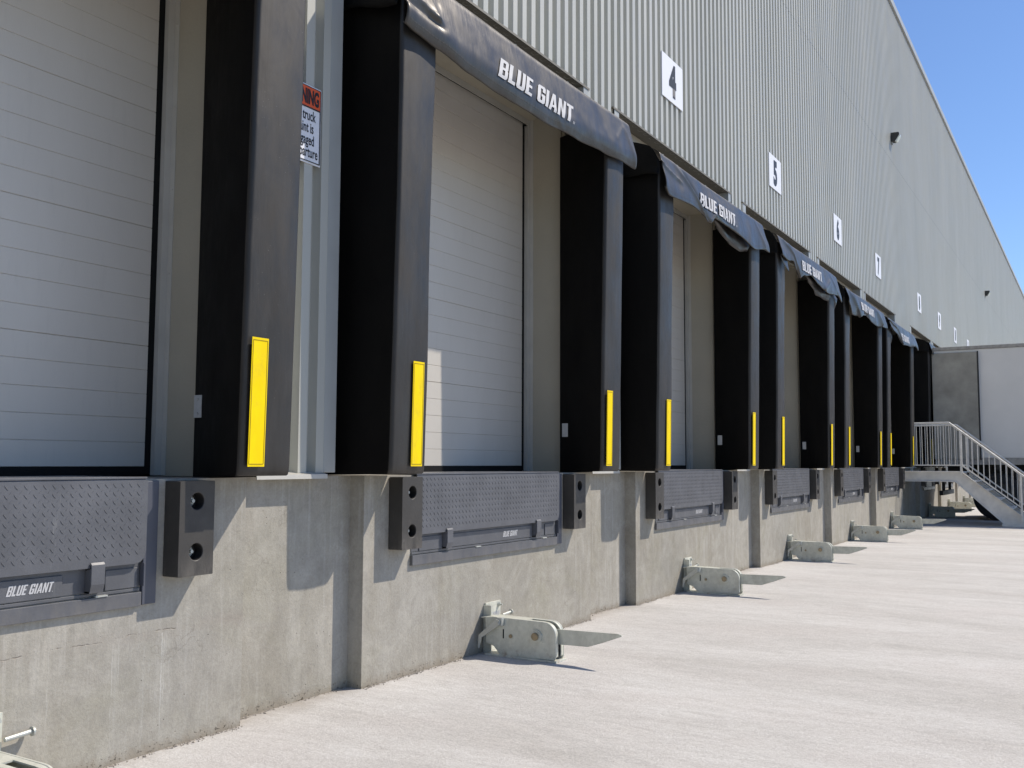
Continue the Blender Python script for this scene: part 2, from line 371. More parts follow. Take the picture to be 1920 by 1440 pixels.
# ribbed metal cladding -----------------------------------------------------
PITCH = .1333
def ribs(x0, x1, z0, z1, mb):
    prof = []
    n0 = math.floor(x0/PITCH) - 1
    for i in range(n0, int(x1/PITCH) + 2):
        b = i*PITCH
        for dx, y in ((0, .060), (.060, .060), (.073, .108), (.120, .108)):
            prof.append((b+dx, y))
    pts = []
    for (xa, ya), (xb, yb) in zip(prof, prof[1:]):
        if xb <= x0 or xa >= x1: continue
        def at(x): return ya + (yb-ya)*(x-xa)/(xb-xa)
        if xa < x0: pts.append((x0, at(x0)))
        else: pts.append((xa, ya))
        if xb > x1: pts.append((x1, at(x1)))
    vs = [(x, y, z0) for x, y in pts] + [(x, y, z1) for x, y in pts]; n = len(pts)
    mb.add(vs, [(i, i+1, n+i+1, n+i) for i in range(n-1)])
ROOF = 11.15
cl = MB(); ribs(-14, XE, 4.31, ROOF, cl)
openings = [(x-.27, x+2.88) for x in X0]
piers = [(-14, -.9-3.0)] + [(-.87-.0, X0[0]-.27)] + [(openings[i][1], openings[i+1][0]) for i in range(len(X0)-1)] + [(openings[-1][1], XE)]
piers[1] = (-.78, -.27)
for a, b in piers: ribs(a, b, 1.165, 4.31, cl)
cl.build('cladding', M['clad'], wh, fix=False)
# wall behind the ribs, roof and parapet
hb = MB()
hb.box(-14, XE, .9, 40, 0, ROOF-.03); hb.build('inner_wall', M['trim'], wh)
MB().box(-14.2, XE+.2, .13, 40.2, ROOF+.02, ROOF+.14).build('roof', M['roof'], wh)
MB().prism([(.12, ROOF+.02), (.02, ROOF+.02), (.02, ROOF+.16), (.30, ROOF+.19), (.30, ROOF+.145), (.12, ROOF+.145)], 'x', -14.2, XE+.2).build('roof_edge_trim', M['trim'], wh)
# base flashing on the piers
bf = MB()
for a, b in piers:
    bf.prism([(.125, 1.20), (.118, 1.20), (.118, 1.168), (.030, 1.155), (.028, 1.135), (.024, 1.135), (.026, 1.158), (.11, 1.172)], 'x', a+.002, b-.002)
bf.build('base_flashing', M['flange'], wh)
# flat surround of every opening, head flashing, soffit, reveals and door
OX0, OX1, OZ1 = .04, 2.74, 4.09
def make_opening():
    e = []
    s = MB()
    for a, b, z0, z1 in ((-.27, OX0, 1.15, 4.33), (OX1, 2.88, 1.15, 4.33), (OX0, OX1, OZ1, 4.33)): s.box(a, b, .20, .23, z0, z1)
    e.append(s.build('door_surround', M['beige'], wh))
    s = MB().box(-.30, 2.90, .055, .199, 4.312, 4.322)
    s.box(-.30, 2.90, .052, .0545, 4.304, 4.322)
    e.append(s.build('soffit', [M['soffit']], wh))
    s = MB()
    s.prism([(-.27, .058), (-.175, .058), (-.175, .199), (-.181, .199), (-.181, .064), (-.27, .064)], 'z', 1.166, 4.311)
    e.append(s.build('corner_trim', M['trim'], wh, bevel=.002)); s = MB()
    s.prism([(2.88, .058), (2.80, .058), (2.80, .199), (2.806, .199), (2.806, .064), (2.88, .064)], 'z', 1.166, 4.311)
    e.append(s.build('corner_trim', M['trim'], wh, bevel=.002))
    s = MB()
    s.box(OX1-.012, OX1, .231, .56, 1.15, OZ1); s.box(OX0, OX0+.012, .231, .56, 1.15, OZ1); s.box(OX0+.013, OX1-.013, .231, .56, OZ1-.012, OZ1)
    e.append(s.build('door_reveal', M['beige'], wh))
    # overhead door
    d = MB(); xa, xb = OX0+.10, 2.645
    zs = [1.195 + .1185*i for i in range(24)]
    pr = []
    for i, z in enumerate(zs):
        g = .0022 if (i % 5) else .0032
        pr += [(.548+(.006 if i%5==0 else .0038), z), (.548, z+g), (.548, z+.1185-g)]
    pr += [(.556, zs[-1]+.1185)]
    n = len(pr)
    d.add([(xa, y, z) for y, z in pr] + [(xb, y, z) for y, z in pr], [(i, i+1, n+i+1, n+i) for i in range(n-1)])
    door = d.build('overhead_door', M['door'], wh, fix=False)
    gk = MB()
    gk.box(xb, OX1-.055, .552, .575, 1.16, OZ1-.06); gk.box(OX0+.055, xa, .552, .575, 1.16, OZ1-.06)
    gk.box(xa, xb, .556, .575, zs[-1]+.119, OZ1-.06); gk.box(xa, xb, .545, .575, 1.153, 1.196)
    gk.box(OX0, OX1, .60, .62, 1.15, OZ1)  # black sheet added behind the door so its gaps stay dark
    sub(gk.build('door_gasket_and_backing', M['gasket'], door))
    fl = MB()
    for a, b in ((OX1-.056, OX1-.013), (OX0+.013, OX0+.062)): fl.box(a, b, .520, .526, 1.153, OZ1-.013)
    fl.box(OX1-.017, OX1-.013, .490, .5195, 1.153, OZ1-.013)
    fl.box(OX1-.056, OX1-.052, .527, .551, 1.153, OZ1-.07)
    fl.box(OX0+.0625, OX1-.0565, .520, .526, OZ1-.062, OZ1-.013)
    for i in range(7): fl.tube((OX1-.0172, .505, 1.30+.43*i), (OX1-.021, .505, 1.30+.43*i), .006, 8)
    sub(fl.build('door_frame', M['flange'], door))
    e.append(door)
    return e
def sub(o): return o
proto_open = make_opening()
def place_all(protos, k, dx):
    for o in protos:
        if k == 0: continue
        c = copy_tree(o, wh); c.location = (dx, 0, 0)
for k in range(1, len(X0)): place_all(proto_open, k, X0[k])
# one more opening behind the camera's left edge
for o in proto_open:
    c = copy_tree(o, wh); c.location = (-3.66, 0, 0)
# personnel door above the stairs
pd = MB().box(21.5, 22.4, .04, .056, 1.17, 3.25).build('personnel_door', M['trim'], wh, bevel=.004)
MB().tube((21.62, .039, 2.2), (21.62, -.02, 2.2), .012).tube((21.62, -.02, 2.2), (21.74, -.02, 2.2), .010).build('door_handle', M['zinc'], pd)

# ------------------------------------------------------------------ dock seals
SEAL_TXT = {
 0: 'nearest black dock seal, cut off by the left edge, beside the warning sign',
 1: 'large black dock seal whose header lettering is the biggest in view',
 2: 'black dock seal below the number 4 sign with a creased header sagging right',
 3: 'black dock seal below the number 5 sign with a torn flap hanging left',
 4: 'black dock seal below the number 6 sign with a bulging rumpled header',
 5: 'black dock seal below the number 7 sign, just left of the steel stairs',
 6: 'black dock seal pressed against the parked white trailer',
}
def pad_lean(z): return .05*max(0., (z-1.2)/2.7)
def make_pad(far):
    # plan outline of the near pad, wall root -> outer side -> front -> inner side
    pl = []
    def arc(cx, cy, r, a0, a1, n=5):
        for i in range(n+1):
            a = R(a0+(a1-a0)*i/n); pl.append((cx+r*math.cos(a), cy+r*math.sin(a)))
    pl.append((-.105, .19)); pl.append((-.100, .05)); pl.append((-.088, -.09))
    pl.append((-.072, -.19)); arc(-.046, -.214, .024, 190, 268)
    for t in (.25, .5, .75): pl.append((-.046+t*.254, -.240-.004*math.sin(t*3.14)))
    arc(.222, -.216, .023, 272, 365, 5)
    pl.append((.240, -.10)); pl.append((.190, .06)); pl.append((.135, .19))
    n = len(pl)
    zs = [1.150, 1.156, 1.178] + [1.21 + i*(3.85-1.21)/52 for i in range(53)]
    mb = MB()
    seed = 3.3 if far else 0.
    for j, z in enumerate(zs):
        for (x, y) in pl:
            k = {0: .965, 1: .985, 2: .996}.get(j, 1.)
            d = .190 - y
            yy = .190 - d*(1 + pad_lean(z)/.43)*(k if y < .15 else 1)
            zz = z + .008*(d/.43)*max(0, 1-(z-1.150)/.3)
            nz = noise.noise(Vector((x*3+seed, y*3, z*.8)))*.007 + noise.noise(Vector((x*9+seed, y*9, z*2.5+5)))*.0025
            f = min(1, d/.2)
            xx = .07 + (x-.07)*(k*.5+.5) + nz*f*.6
            if far: xx = 2.77 - xx
            mb.v.append((xx, yy - nz*f, zz))
    for j in range(len(zs)-1):
        for i in range(n-1):
            a = j*n+i; mb.f.append([a, a+1, a+n+1, a+n]); ysum = pl[i][1]+pl[i+1][1]
            mb.m.append(1 if ysum < -.435 else 0)  # fronts take the lit vinyl, all other faces the shaded copy
    mb.f.append(list(range(n))); mb.m.append(0)
    mb.f.append([(len(zs)-1)*n+i for i in range(n)][::-1]); mb.m.append(0)
    return mb
def build_pad(far, parent):
    p = make_pad(far).build('side_pad', [M['vinyl_side'], M['vinyl_front']], parent, smooth=True)
    p.data.set_sharp_from_angle(angle=R(50))
    # yellow strip
    xa = .082 if not far else 2.548
    st = MB()
    z0, z1 = 1.200, 1.775
    def Y(z): return .190 - .4365*(1 + pad_lean(z)/.43) - .004
    def S(u, v, off=0.): 
        z = z0 + (z1-z0)*v; x = xa + .1*u
        nz = noise.noise(Vector((x*3, 1.3, z*.8)))*.004
        return (x, Y(z) - .0030 - nz*.5 - off, z)
    st.grid(lambda u, v: S(u, v), 2, 18)
    st.mi = 1
    for u0, u1 in ((.06, .075), (.925, .94)): st.grid(lambda u, v: S(u0+(u1-u0)*u, .02+.96*v, .0015), 1, 12)
    for v0, v1 in ((.018, .022), (.978, .982)): st.grid(lambda u, v: S(.07+.86*u, v0+(v1-v0)*v, .0018), 2, 1)
    o = st.build('reflective_strip', [M['yellow'], M['stitch']], p, fix=False)
    m = o.modifiers.new('thick', 'SOLIDIFY'); m.thickness = .002; m.offset = 1
    if far:
        tg = MB().box(2.595, 2.599, .100, .150, 1.425, 1.53)
        tg.tube((2.5945, .125, 1.445), (2.590, .125, 1.445), .006, 8).tube((2.5945, .125, 1.51), (2.590, .125, 1.51), .006, 8)
        tg.build('maker_tag', M['tag'], p)
    return p
HEAD = {   # measured front-top height, bottom line (x, z) and folds (u0, v0, u1, v1, depth, width)
 0: dict(top=3.96, bot=[(-.12,3.58),(1.4,3.53),(2.92,3.6)], folds=[], seed=1),
 1: dict(top=3.975, bot=[(-.13,3.60),(-.03,3.585),(.2,3.570),(.53,3.545),(.82,3.535),(1.42,3.53),(1.9,3.55),(2.38,3.58),(2.75,3.600),(2.93,3.60)],
         folds=[(-.12,.46,.16,.60,.030,.022),(-.12,.66,.18,.70,-.030,.025),(.02,.0,.18,.60,.016,.02),(.12,.0,.20,.35,-.012,.02),(2.76,.25,2.60,.6,.012,.03),(2.80,.3,2.90,1.,.014,.03),(1.55,.75,1.70,1.,.008,.03)], curl=.040, seed=2),
 2: dict(top=3.93, bot=[(-.14,3.60),(-.04,3.545),(.57,3.58),(1.02,3.525),(1.15,3.60),(1.56,3.60),(1.93,3.585),(2.4,3.54),(2.80,3.60),(2.93,3.60)],
         folds=[(.15,.0,.80,.98,.040,.045),(.34,.0,.92,.95,-.026,.04),(-.1,.35,.26,.52,.030,.02),(1.02,.95,1.30,.90,.020,.02),(2.60,.15,2.76,.9,.018,.04)], seed=3),
 3: dict(top=3.94, bot=[(-.13,3.68),(.12,3.66),(.37,3.69),(.50,3.60),(.62,3.52),(.95,3.61),(1.26,3.655),(1.60,3.60),(2.1,3.56),(2.72,3.61),(2.93,3.55)],
         folds=[(.1,.1,.60,1.,.045,.05),(.28,.0,.72,.9,-.03,.05),(1.95,.95,2.3,.55,.03,.05),(2.45,.2,2.7,.9,.02,.05)], seed=4),
 4: dict(top=3.89, bot=[(-.15,3.66),(-.02,3.59),(.06,3.47),(.62,3.50),(1.0,3.58),(1.2,3.605),(1.5,3.55),(1.98,3.53),(2.6,3.58),(2.93,3.60)],
         folds=[(.1,.0,.50,1.,.08,.08),(.40,.1,.66,1.,-.05,.06),(1.0,.9,1.3,1.,-.05,.05),(2.1,.2,2.4,.9,.07,.14)], seed=5),
 5: dict(top=3.87, bot=[(-.15,3.68),(.21,3.64),(.45,3.62),(.96,3.48),(1.8,3.52),(2.73,3.60),(2.93,3.55)],
         folds=[(.15,.1,.95,1.,.06,.09),(-.1,.4,.4,.6,.05,.05)], seed=6),
 6: dict(top=3.95, bot=[(-.15,3.70),(.6,3.6),(2.93,3.62)], folds=[(.15,.1,.95,1.,.06,.09)], seed=8),
}
def lerp_pts(pts, x):
    if x <= pts[0][0]: return pts[0][1]
    for (a, za), (b, zb) in zip(pts, pts[1:]):
        if x <= b:
            t = (x-a)/(b-a); t = t*t*(3-2*t); return za+(zb-za)*t
    return pts[-1][1]
def header_fn(k):
    H = HEAD[k]; sd = H['seed']*7.13
    def F(x, v):
        """v in [-1,0]: top sheet from the wall to the front; v in [0,1]: hanging front; v>1: hem turned under"""
        top = H['top'] + .012*math.sin(x*2.1+sd)*(.5 if k else 0); bot = lerp_pts(H['bot'], x)
        n1 = noise.noise(Vector((x*1.3+sd, v*1.1, sd))); n2 = noise.noise(Vector((x*4+sd, v*2.2, 3+sd))); n3 = noise.noise(Vector((x*11, v*5+sd, 7)))
        if v < 0:
            t = v+1
            y = .19 + (-.262-.19)*t; z = 4.075 + (top-4.075)*t*t + .006*n2*math.sin(t*3.14)
            return Vector((x, y, z))
        push = n1*.009 + n2*(.002+.007*v) + n3*.0022*v
        for (u0, v0, u1, v1, dep, wd) in H['folds']:
            dx, dy = u1-u0, (v1-v0)*.42; L2 = dx*dx+dy*dy
            px, py = x-u0, (v-v0)*.42
            t = (px*dx+py*dy)/L2
            if -.25 < t < 1.25:
                dist = abs(px*dy-py*dx)/math.sqrt(L2)
                e = max(0., 1-max(0, -t)/.25)*max(0., 1-max(0, t-1)/.25)
                r_ = dist/(wd*.75)
                push += dep*.62*(math.exp(-r_)*.6+math.exp(-r_*r_)*.4)*e
        vv = min(v, 1.); curl = H.get('curl', .012)
        rnd = math.sin(min(1, vv*9)*math.pi/2)
        y = -.262 - .030*rnd - .078*vv + curl*max(0, (vv-.70)/.30)**2 - push*min(1, vv*3)
        z = top + (bot-top)*vv
        if v > 1:
            a = (v-1)/.18*R(200)
            y += .008*(1-math.cos(a)); z -= .008*math.sin(a)
        return Vector((x, y, z))
    return F
def build_header(k, parent):
    F = header_fn(k)
    mb = MB(); x0, x1 = -.125, 2.905
    nu = 150 if k < 4 else 90
    vv = [-1+.1*i for i in range(10)] + [i/26 for i in range(27)] + [1+.18*i/5 for i in range(1, 6)]
    us = [x0+(x1-x0)*i/nu for i in range(nu+1)]
    for v in vv:
        for x in us:
            p = F(x, v)
            if v > 0:                                              # ends swing out a little below the pads
                p.x += .05*max(0, (x-2.6)/.3)*min(v, 1)**1.5 - .0*v
            mb.v.append(tuple(p))
    w_ = nu+1
    for j in range(len(vv)-1):
        for i in range(nu):
            a = j*w_+i; mb.f.append([a, a+w_, a+w_+1, a+1]); mb.m.append(0)
    h = mb.build('header_curtain', M['vinyl_head'], parent, smooth=True, fix=False)
    md = h.modifiers.new('thick', 'SOLIDIFY'); md.thickness = .006; md.offset = -1
    for va, vb in ((.055, .062), (.915, .922)):
        hs = MB()
        for i in range(90):
            xa_ = x0+.03+(x1-x0-.10)*i/90; xb_ = xa_+(x1-x0-.10)/90*.72
            q = [F(xa_, va), F(xb_, va), F(xb_, vb), F(xa_, vb)]
            hs.add([(p.x, p.y-.0035, p.z) for p in q], [(0, 1, 2, 3)])
        hs.build('hem_stitching', M['stitch_dark'], h, fix=False)
    # side flaps closing the ends of the header
    for xe, s in ((x0, -1), (x1-.01, 1)):
        fb = MB(); seed = k*3.1+s
        def fl(u, v):
            y = .19 - u*.485
            prof = F(xe if s < 0 else xe, -1+u if u < 1 else 0)
            zt = prof.z - .006 - .09*max(0, u-.86)/.14
            zb = 3.70 + .06*(1-u) - .012*math.sin(u*7+seed)
            z = zt + (zb-zt)*v
            nn = noise.noise(Vector((u*3+seed, v*2.5, seed)))*.016*math.sin(min(1, v*1.6)*1.57) + .02*v*v*(.4+u*.6)
            return (xe + s*(.001+abs(nn)), y, z)
        fb.grid(fl, 18, 12)
        fo = fb.build('side_flap', M['vinyl_side'], h, smooth=True, fix=False)
        md = fo.modifiers.new('thick', 'SOLIDIFY'); md.thickness = .004
    # extra slack layer that shows below the front on the sagging ones
    slack = {2: [(1.35,3.62),(1.75,3.50),(2.15,3.47),(2.45,3.52),(2.6,3.62)], 3: [(1.3,3.66),(1.9,3.50),(2.5,3.50),(2.75,3.49),(2.92,3.40),(2.95,3.5)], 5: [(0,3.6),(.2,3.55),(.35,3.42),(.5,3.62)]}
    if k in slack:
        pts = slack[k]; sb = MB(); a, b = pts[0][0], pts[-1][0]
        def sf(u, v):
            x = a+(b-a)*u; zt = 3.70; zb = lerp_pts(pts, x)
            return (x, -.250-.03*math.sin(v*3)+.02*noise.noise(Vector((x*5, v*3, k))), zt+(zb-zt)*v)
        sb.grid(sf, 30, 8)
        so = sb.build('loose_flap', M['vinyl_head'], h, smooth=True, fix=False)
        md = so.modifiers.new('thick', 'SOLIDIFY'); md.thickness = .004
    if k == 3:                                                     # torn corner
        tb = MB().add([(-.06,-.31,3.69),(.16,-.33,3.66),(.17,-.35,3.52),(.02,-.32,3.60)], [(0,1,2,3)])
        to = tb.build('torn_corner', M['vinyl_head'], h, fix=False); md = to.modifiers.new('thick', 'SOLIDIFY'); md.thickness = .004
    # printed name
    if k in (0, 1, 2, 3, 4, 5, 6):
        polys = lettering('BLUE GIANT' + ('o' if k < 4 else ''), .140, 1.04)
        xs = {2: .74, 3: .80, 4: .80}.get(k, .80); H = HEAD[k]
        def mp(a, b):
            x = xs + a; top = H['top']; bot = lerp_pts(H['bot'], x)
            zt = (top + lerp_pts(H['bot'], xs+.5))/2 - .125 + b + {2: -.005, 4: .02, 3: -.02, 1: -.01}.get(k, 0.)
            v = min(.98, max(.02, (zt-top)/(bot-top)))
            p = F(x, v); return Vector((p.x, p.y-(.005 if k < 2 else .009), p.z))
        map_lettering('printed_name', polys, mp, M['logo'], h, .018)
    # cloth screws on the head plate
    sb = MB()
    for i, x in enumerate((.10, .45, 1.2, 1.95, 2.6)):
        p = F(x, -.06); sb.tube((x, p.y, p.z), (x, p.y-.004, p.z+.010), .009, 8)
    sb.build('header_screws', M['zinc'], h)
    return h
seals = []
s0 = empty('dock_seal'); near = build_pad(False, s0); far = build_pad(True, s0)
seals.append(s0)
for k in range(1, 7):
    c = copy_tree(s0); c.location.x = X0[k]; seals.append(c)
for k, s in enumerate(seals):
    if k == 6:
        s.location.x = X0[6]
    build_header(k, s); tag(s, SEAL_TXT[k], 'dock seal', 'dock seals along the wall')
s = copy_tree(s0); s.location.x = X0[7]; tag(s, 'black dock seal beyond the white trailer, below the number 9 sign', 'dock seal', 'dock seals along the wall')
s = copy_tree(s0); s.location.x = X0[8]; tag(s, 'farthest black dock seal, two docks beyond the white trailer', 'dock seal', 'dock seals along the wall')

WHERE = {0: 'nearest dock, cut by the left edge', 1: 'large dock with the biggest header lettering', 2: 'dock below the number 4 sign',
         3: 'dock below the number 5 sign', 4: 'dock below the number 6 sign', 5: 'dock just left of the steel stairs', 6: 'dock holding the white trailer',
         7: 'dock just beyond the white trailer', 8: 'second dock beyond the white trailer'}
# ------------------------------------------------------------------ bumpers
def bumper_proto():
    e = empty('dock_bumper')
    W, D, Z0, Z1 = .191, .098, .730, 1.138
    cs = [(W*.5, .832), (W*.5, 1.050)]; r = .036
    mb = MB(); ns = 28
    # front face with two round holes: fan each hole inside its half
    halves = [(Z0, (Z0+Z1)/2), ((Z0+Z1)/2, Z1)]
    for (cx, cz), (za, zb) in zip(cs, halves):
        ring = [(cx+r*math.cos(2*math.pi*i/ns), cz+r*math.sin(2*math.pi*i/ns)) for i in range(ns)]
        out = []
        for (px, pz) in ring:
            dx, dz = px-cx, pz-cz
            tx = ((W-cx)/dx if dx > 1e-9 else (-cx)/dx if dx < -1e-9 else 1e9)
            tz = ((zb-cz)/dz if dz > 1e-9 else (za-cz)/dz if dz < -1e-9 else 1e9)
            t = min(tx, tz); out.append((cx+dx*t, cz+dz*t))
        b = len(mb.v)
        mb.v += [(x, -D, z) for x, z in ring] + [(x, -D, z) for x, z in out]
        corners = [(0, za), (W, za), (W, zb), (0, zb)]
        for i in range(ns):
            j = (i+1) % ns; mb.f.append([b+i, b+j, b+ns+j, b+ns+i]); mb.m.append(0)
            o1, o2 = out[i], out[j]
            if abs(o1[0]-o2[0]) > 1e-6 and abs(o1[1]-o2[1]) > 1e-6:
                c = min(corners, key=lambda q: abs(q[0]-o1[0])+abs(q[1]-o1[1])+abs(q[0]-o2[0])+abs(q[1]-o2[1]))
                mb.v.append((c[0], -D, c[1])); mb.f.append([b+ns+i, b+ns+j, len(mb.v)-1]); mb.m.append(0)
        b2 = len(mb.v); mb.v += [(x, -.045, z) for x, z in ring]
        for i in range(ns):
            j = (i+1) % ns; mb.f.append([b+j, b+i, b2+i, b2+j]); mb.m.append(1)
        mb.f.append([b2+i for i in range(ns)]); mb.m.append(1)
    b = len(mb.v)
    mb.v += [(0,-D,Z0),(W,-D,Z0),(W,-D,Z1),(0,-D,Z1),(0,-.001,Z0),(W,-.001,Z0),(W,-.001,Z1),(0,-.001,Z1)]
    for f in ((0,1,5,4),(1,2,6,5),(2,3,7,6),(3,0,4,7),(4,5,6,7)): mb.f.append([b+i for i in f]); mb.m.append(0)
    me = mb.build('rubber_block', [M['rubber'], M['rubber_hole']], e)
    bm = bmesh.new(); bm.from_mesh(me.data); bmesh.ops.remove_doubles(bm, verts=bm.verts, dist=1e-5); bmesh.ops.recalc_face_normals(bm, faces=bm.faces)
    bm.to_mesh(me.data); bm.free()
    m = me.modifiers.new('bevel', 'BEVEL'); m.width = .004; m.segments = 2; m.limit_method = 'ANGLE'; m.angle_limit = R(50)
    auto_smooth(me, 40)
    for cx, cz in cs:
        t = MB().tube((cx, -.046, cz), (cx, -.049, cz), .024, 16).tube((cx, -.049, cz), (cx, -.062, cz), .014, 6).tube((cx, -.062, cz), (cx, -.072, cz), .008, 10)
        t.build('anchor_bolt', M['zinc'], e)
    return e
bp = bumper_proto(); first = True
def place_bumper(x, label):
    global first
    if first: o = bp; first = False
    else: o = copy_tree(bp)
    o.location.x = x; tag(o, label, 'dock bumper', 'rubber bumpers beside the dock levelers')
for k in range(0, 9):
    if k > 0: place_bumper(X0[k]+.217, 'black rubber bumper left of the leveler at ' + WHERE[k])
    place_bumper(X0[k]+2.319, 'black rubber bumper right of the leveler at ' + WHERE[k])

# ------------------------------------------------------------------ dock levelers
def leveler_proto():
    e = empty('dock_leveler')
    L = .428; Rr = 2.275
    # lip plate with raised tread lugs
    mb = MB()
    out = [(L+.012, 1.143), (2.205, 1.143), (2.205, .850), (2.196, .822), (2.178, .806), (2.150, .800), (L+.012, .800)]
    mb.prism(out[::-1], 'y', -.034, -.022)
    nx = 46; nz = 9
    for i in range(nx):
        for j in range(nz):
            cx = L+.035 + i*.0385; cz = 1.122 - j*.0345
            if cx > 2.19: continue
            for (ox, oz, ang, ln, hw) in ((0, 0, -50, .0135, .0028), (.0192, -.0172, 50, .0115, .0022)):
                x, z = cx+ox, cz+oz
                if x > 2.19 or z < .835: continue
                a = R(ang); ux, uz = math.cos(a), math.sin(a)
                P = lambda s_, t_, h: (x+ux*s_-uz*t_, -.0342-h, z+uz*s_+ux*t_)
                hh = .0018 if ang < 0 else .0009
                mb.add([P(-ln,0,0), P(0,-hw,0), P(ln,0,0), P(0,hw,0), P(-ln*.45,0,hh), P(ln*.45,0,hh)],
                       [(0,1,4),(1,5,4),(1,2,5),(2,3,5),(3,4,5),(3,0,4)])
    mb.build('lip_plate', M['leveler'], e)
    mb = MB()
    mb.box(L, Rr-.075, -.0045, -.001, .700, 1.135)             # face behind the lip
    mb.box(L-.005, Rr-.075, -.020, -.001, .622, .680)
    mb.box(L, Rr-.075, -.0085, -.001, .684, .697)
    mb.build('front_frame', M['leveler'], e, bevel=.002)
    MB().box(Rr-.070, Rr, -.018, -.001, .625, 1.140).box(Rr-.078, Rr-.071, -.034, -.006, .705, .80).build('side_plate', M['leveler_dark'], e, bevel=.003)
    mb = MB()
    for a, b in ((.50, .735), (.83, 1.84), (2.03, 2.185)):    # header bar pieces between the lip keepers
        mb.box(a, b, -.0105, -.005, .700, .782)
    mb.build('header_bar', M['leveler'], e, bevel=.003)
    for cx in (.742, 1.940):
        kb = MB().prism([(-.006,.700), (-.036,.700), (-.046,.735), (-.046,.812), (-.038,.822), (-.036,.815), (-.041,.806), (-.041,.735), (-.032,.710), (-.006,.710)], 'x', cx, cx+.062)
        kb.prism([(-.006,.7005), (-.035,.7005), (-.041,.735), (-.041,.798), (-.006,.79)], 'x', cx, cx+.006)
        kb.build('lip_keeper', M['leveler'], e, bevel=.0015)
    mb = MB().box(L+.01, Rr-.075, -.034, .48, HZ+.002, HZ+.010)
    mb.tube((L+.02, -.024, 1.143), (Rr-.08, -.024, 1.143), .007, 8)
    mb.build('deck_plate', M['leveler'], e, bevel=.001)
    lz = MB()
    for i, x in enumerate((1.10, 1.98)): lz.box(x, x+.055, -.024, -.006, .6805, .6865)
    lz.build('latch_plate', M['zinc'], e)
    polys = lettering('BLUE GIANT.', .038, .190)
    map_lettering('printed_name', polys, lambda a, b: Vector((1.610+a, -.0118, .724+b)), M['logo'], e, 0)
    return e
lp = leveler_proto()
for k in range(0, 9):
    o = lp if k == 0 else copy_tree(lp)
    if k:
        for c in kids(o):
            if c.name.startswith('printed_name'): c.location.x = -.165
            if c.name.startswith('lip_keeper') and max(v.co.x for v in c.data.vertices) > 1.5: c.location.x = -.088
    o.location.x = X0[k]; tag(o, 'slate grey folded leveler plate at ' + WHERE[k], 'dock leveler', 'dock levelers along the wall')

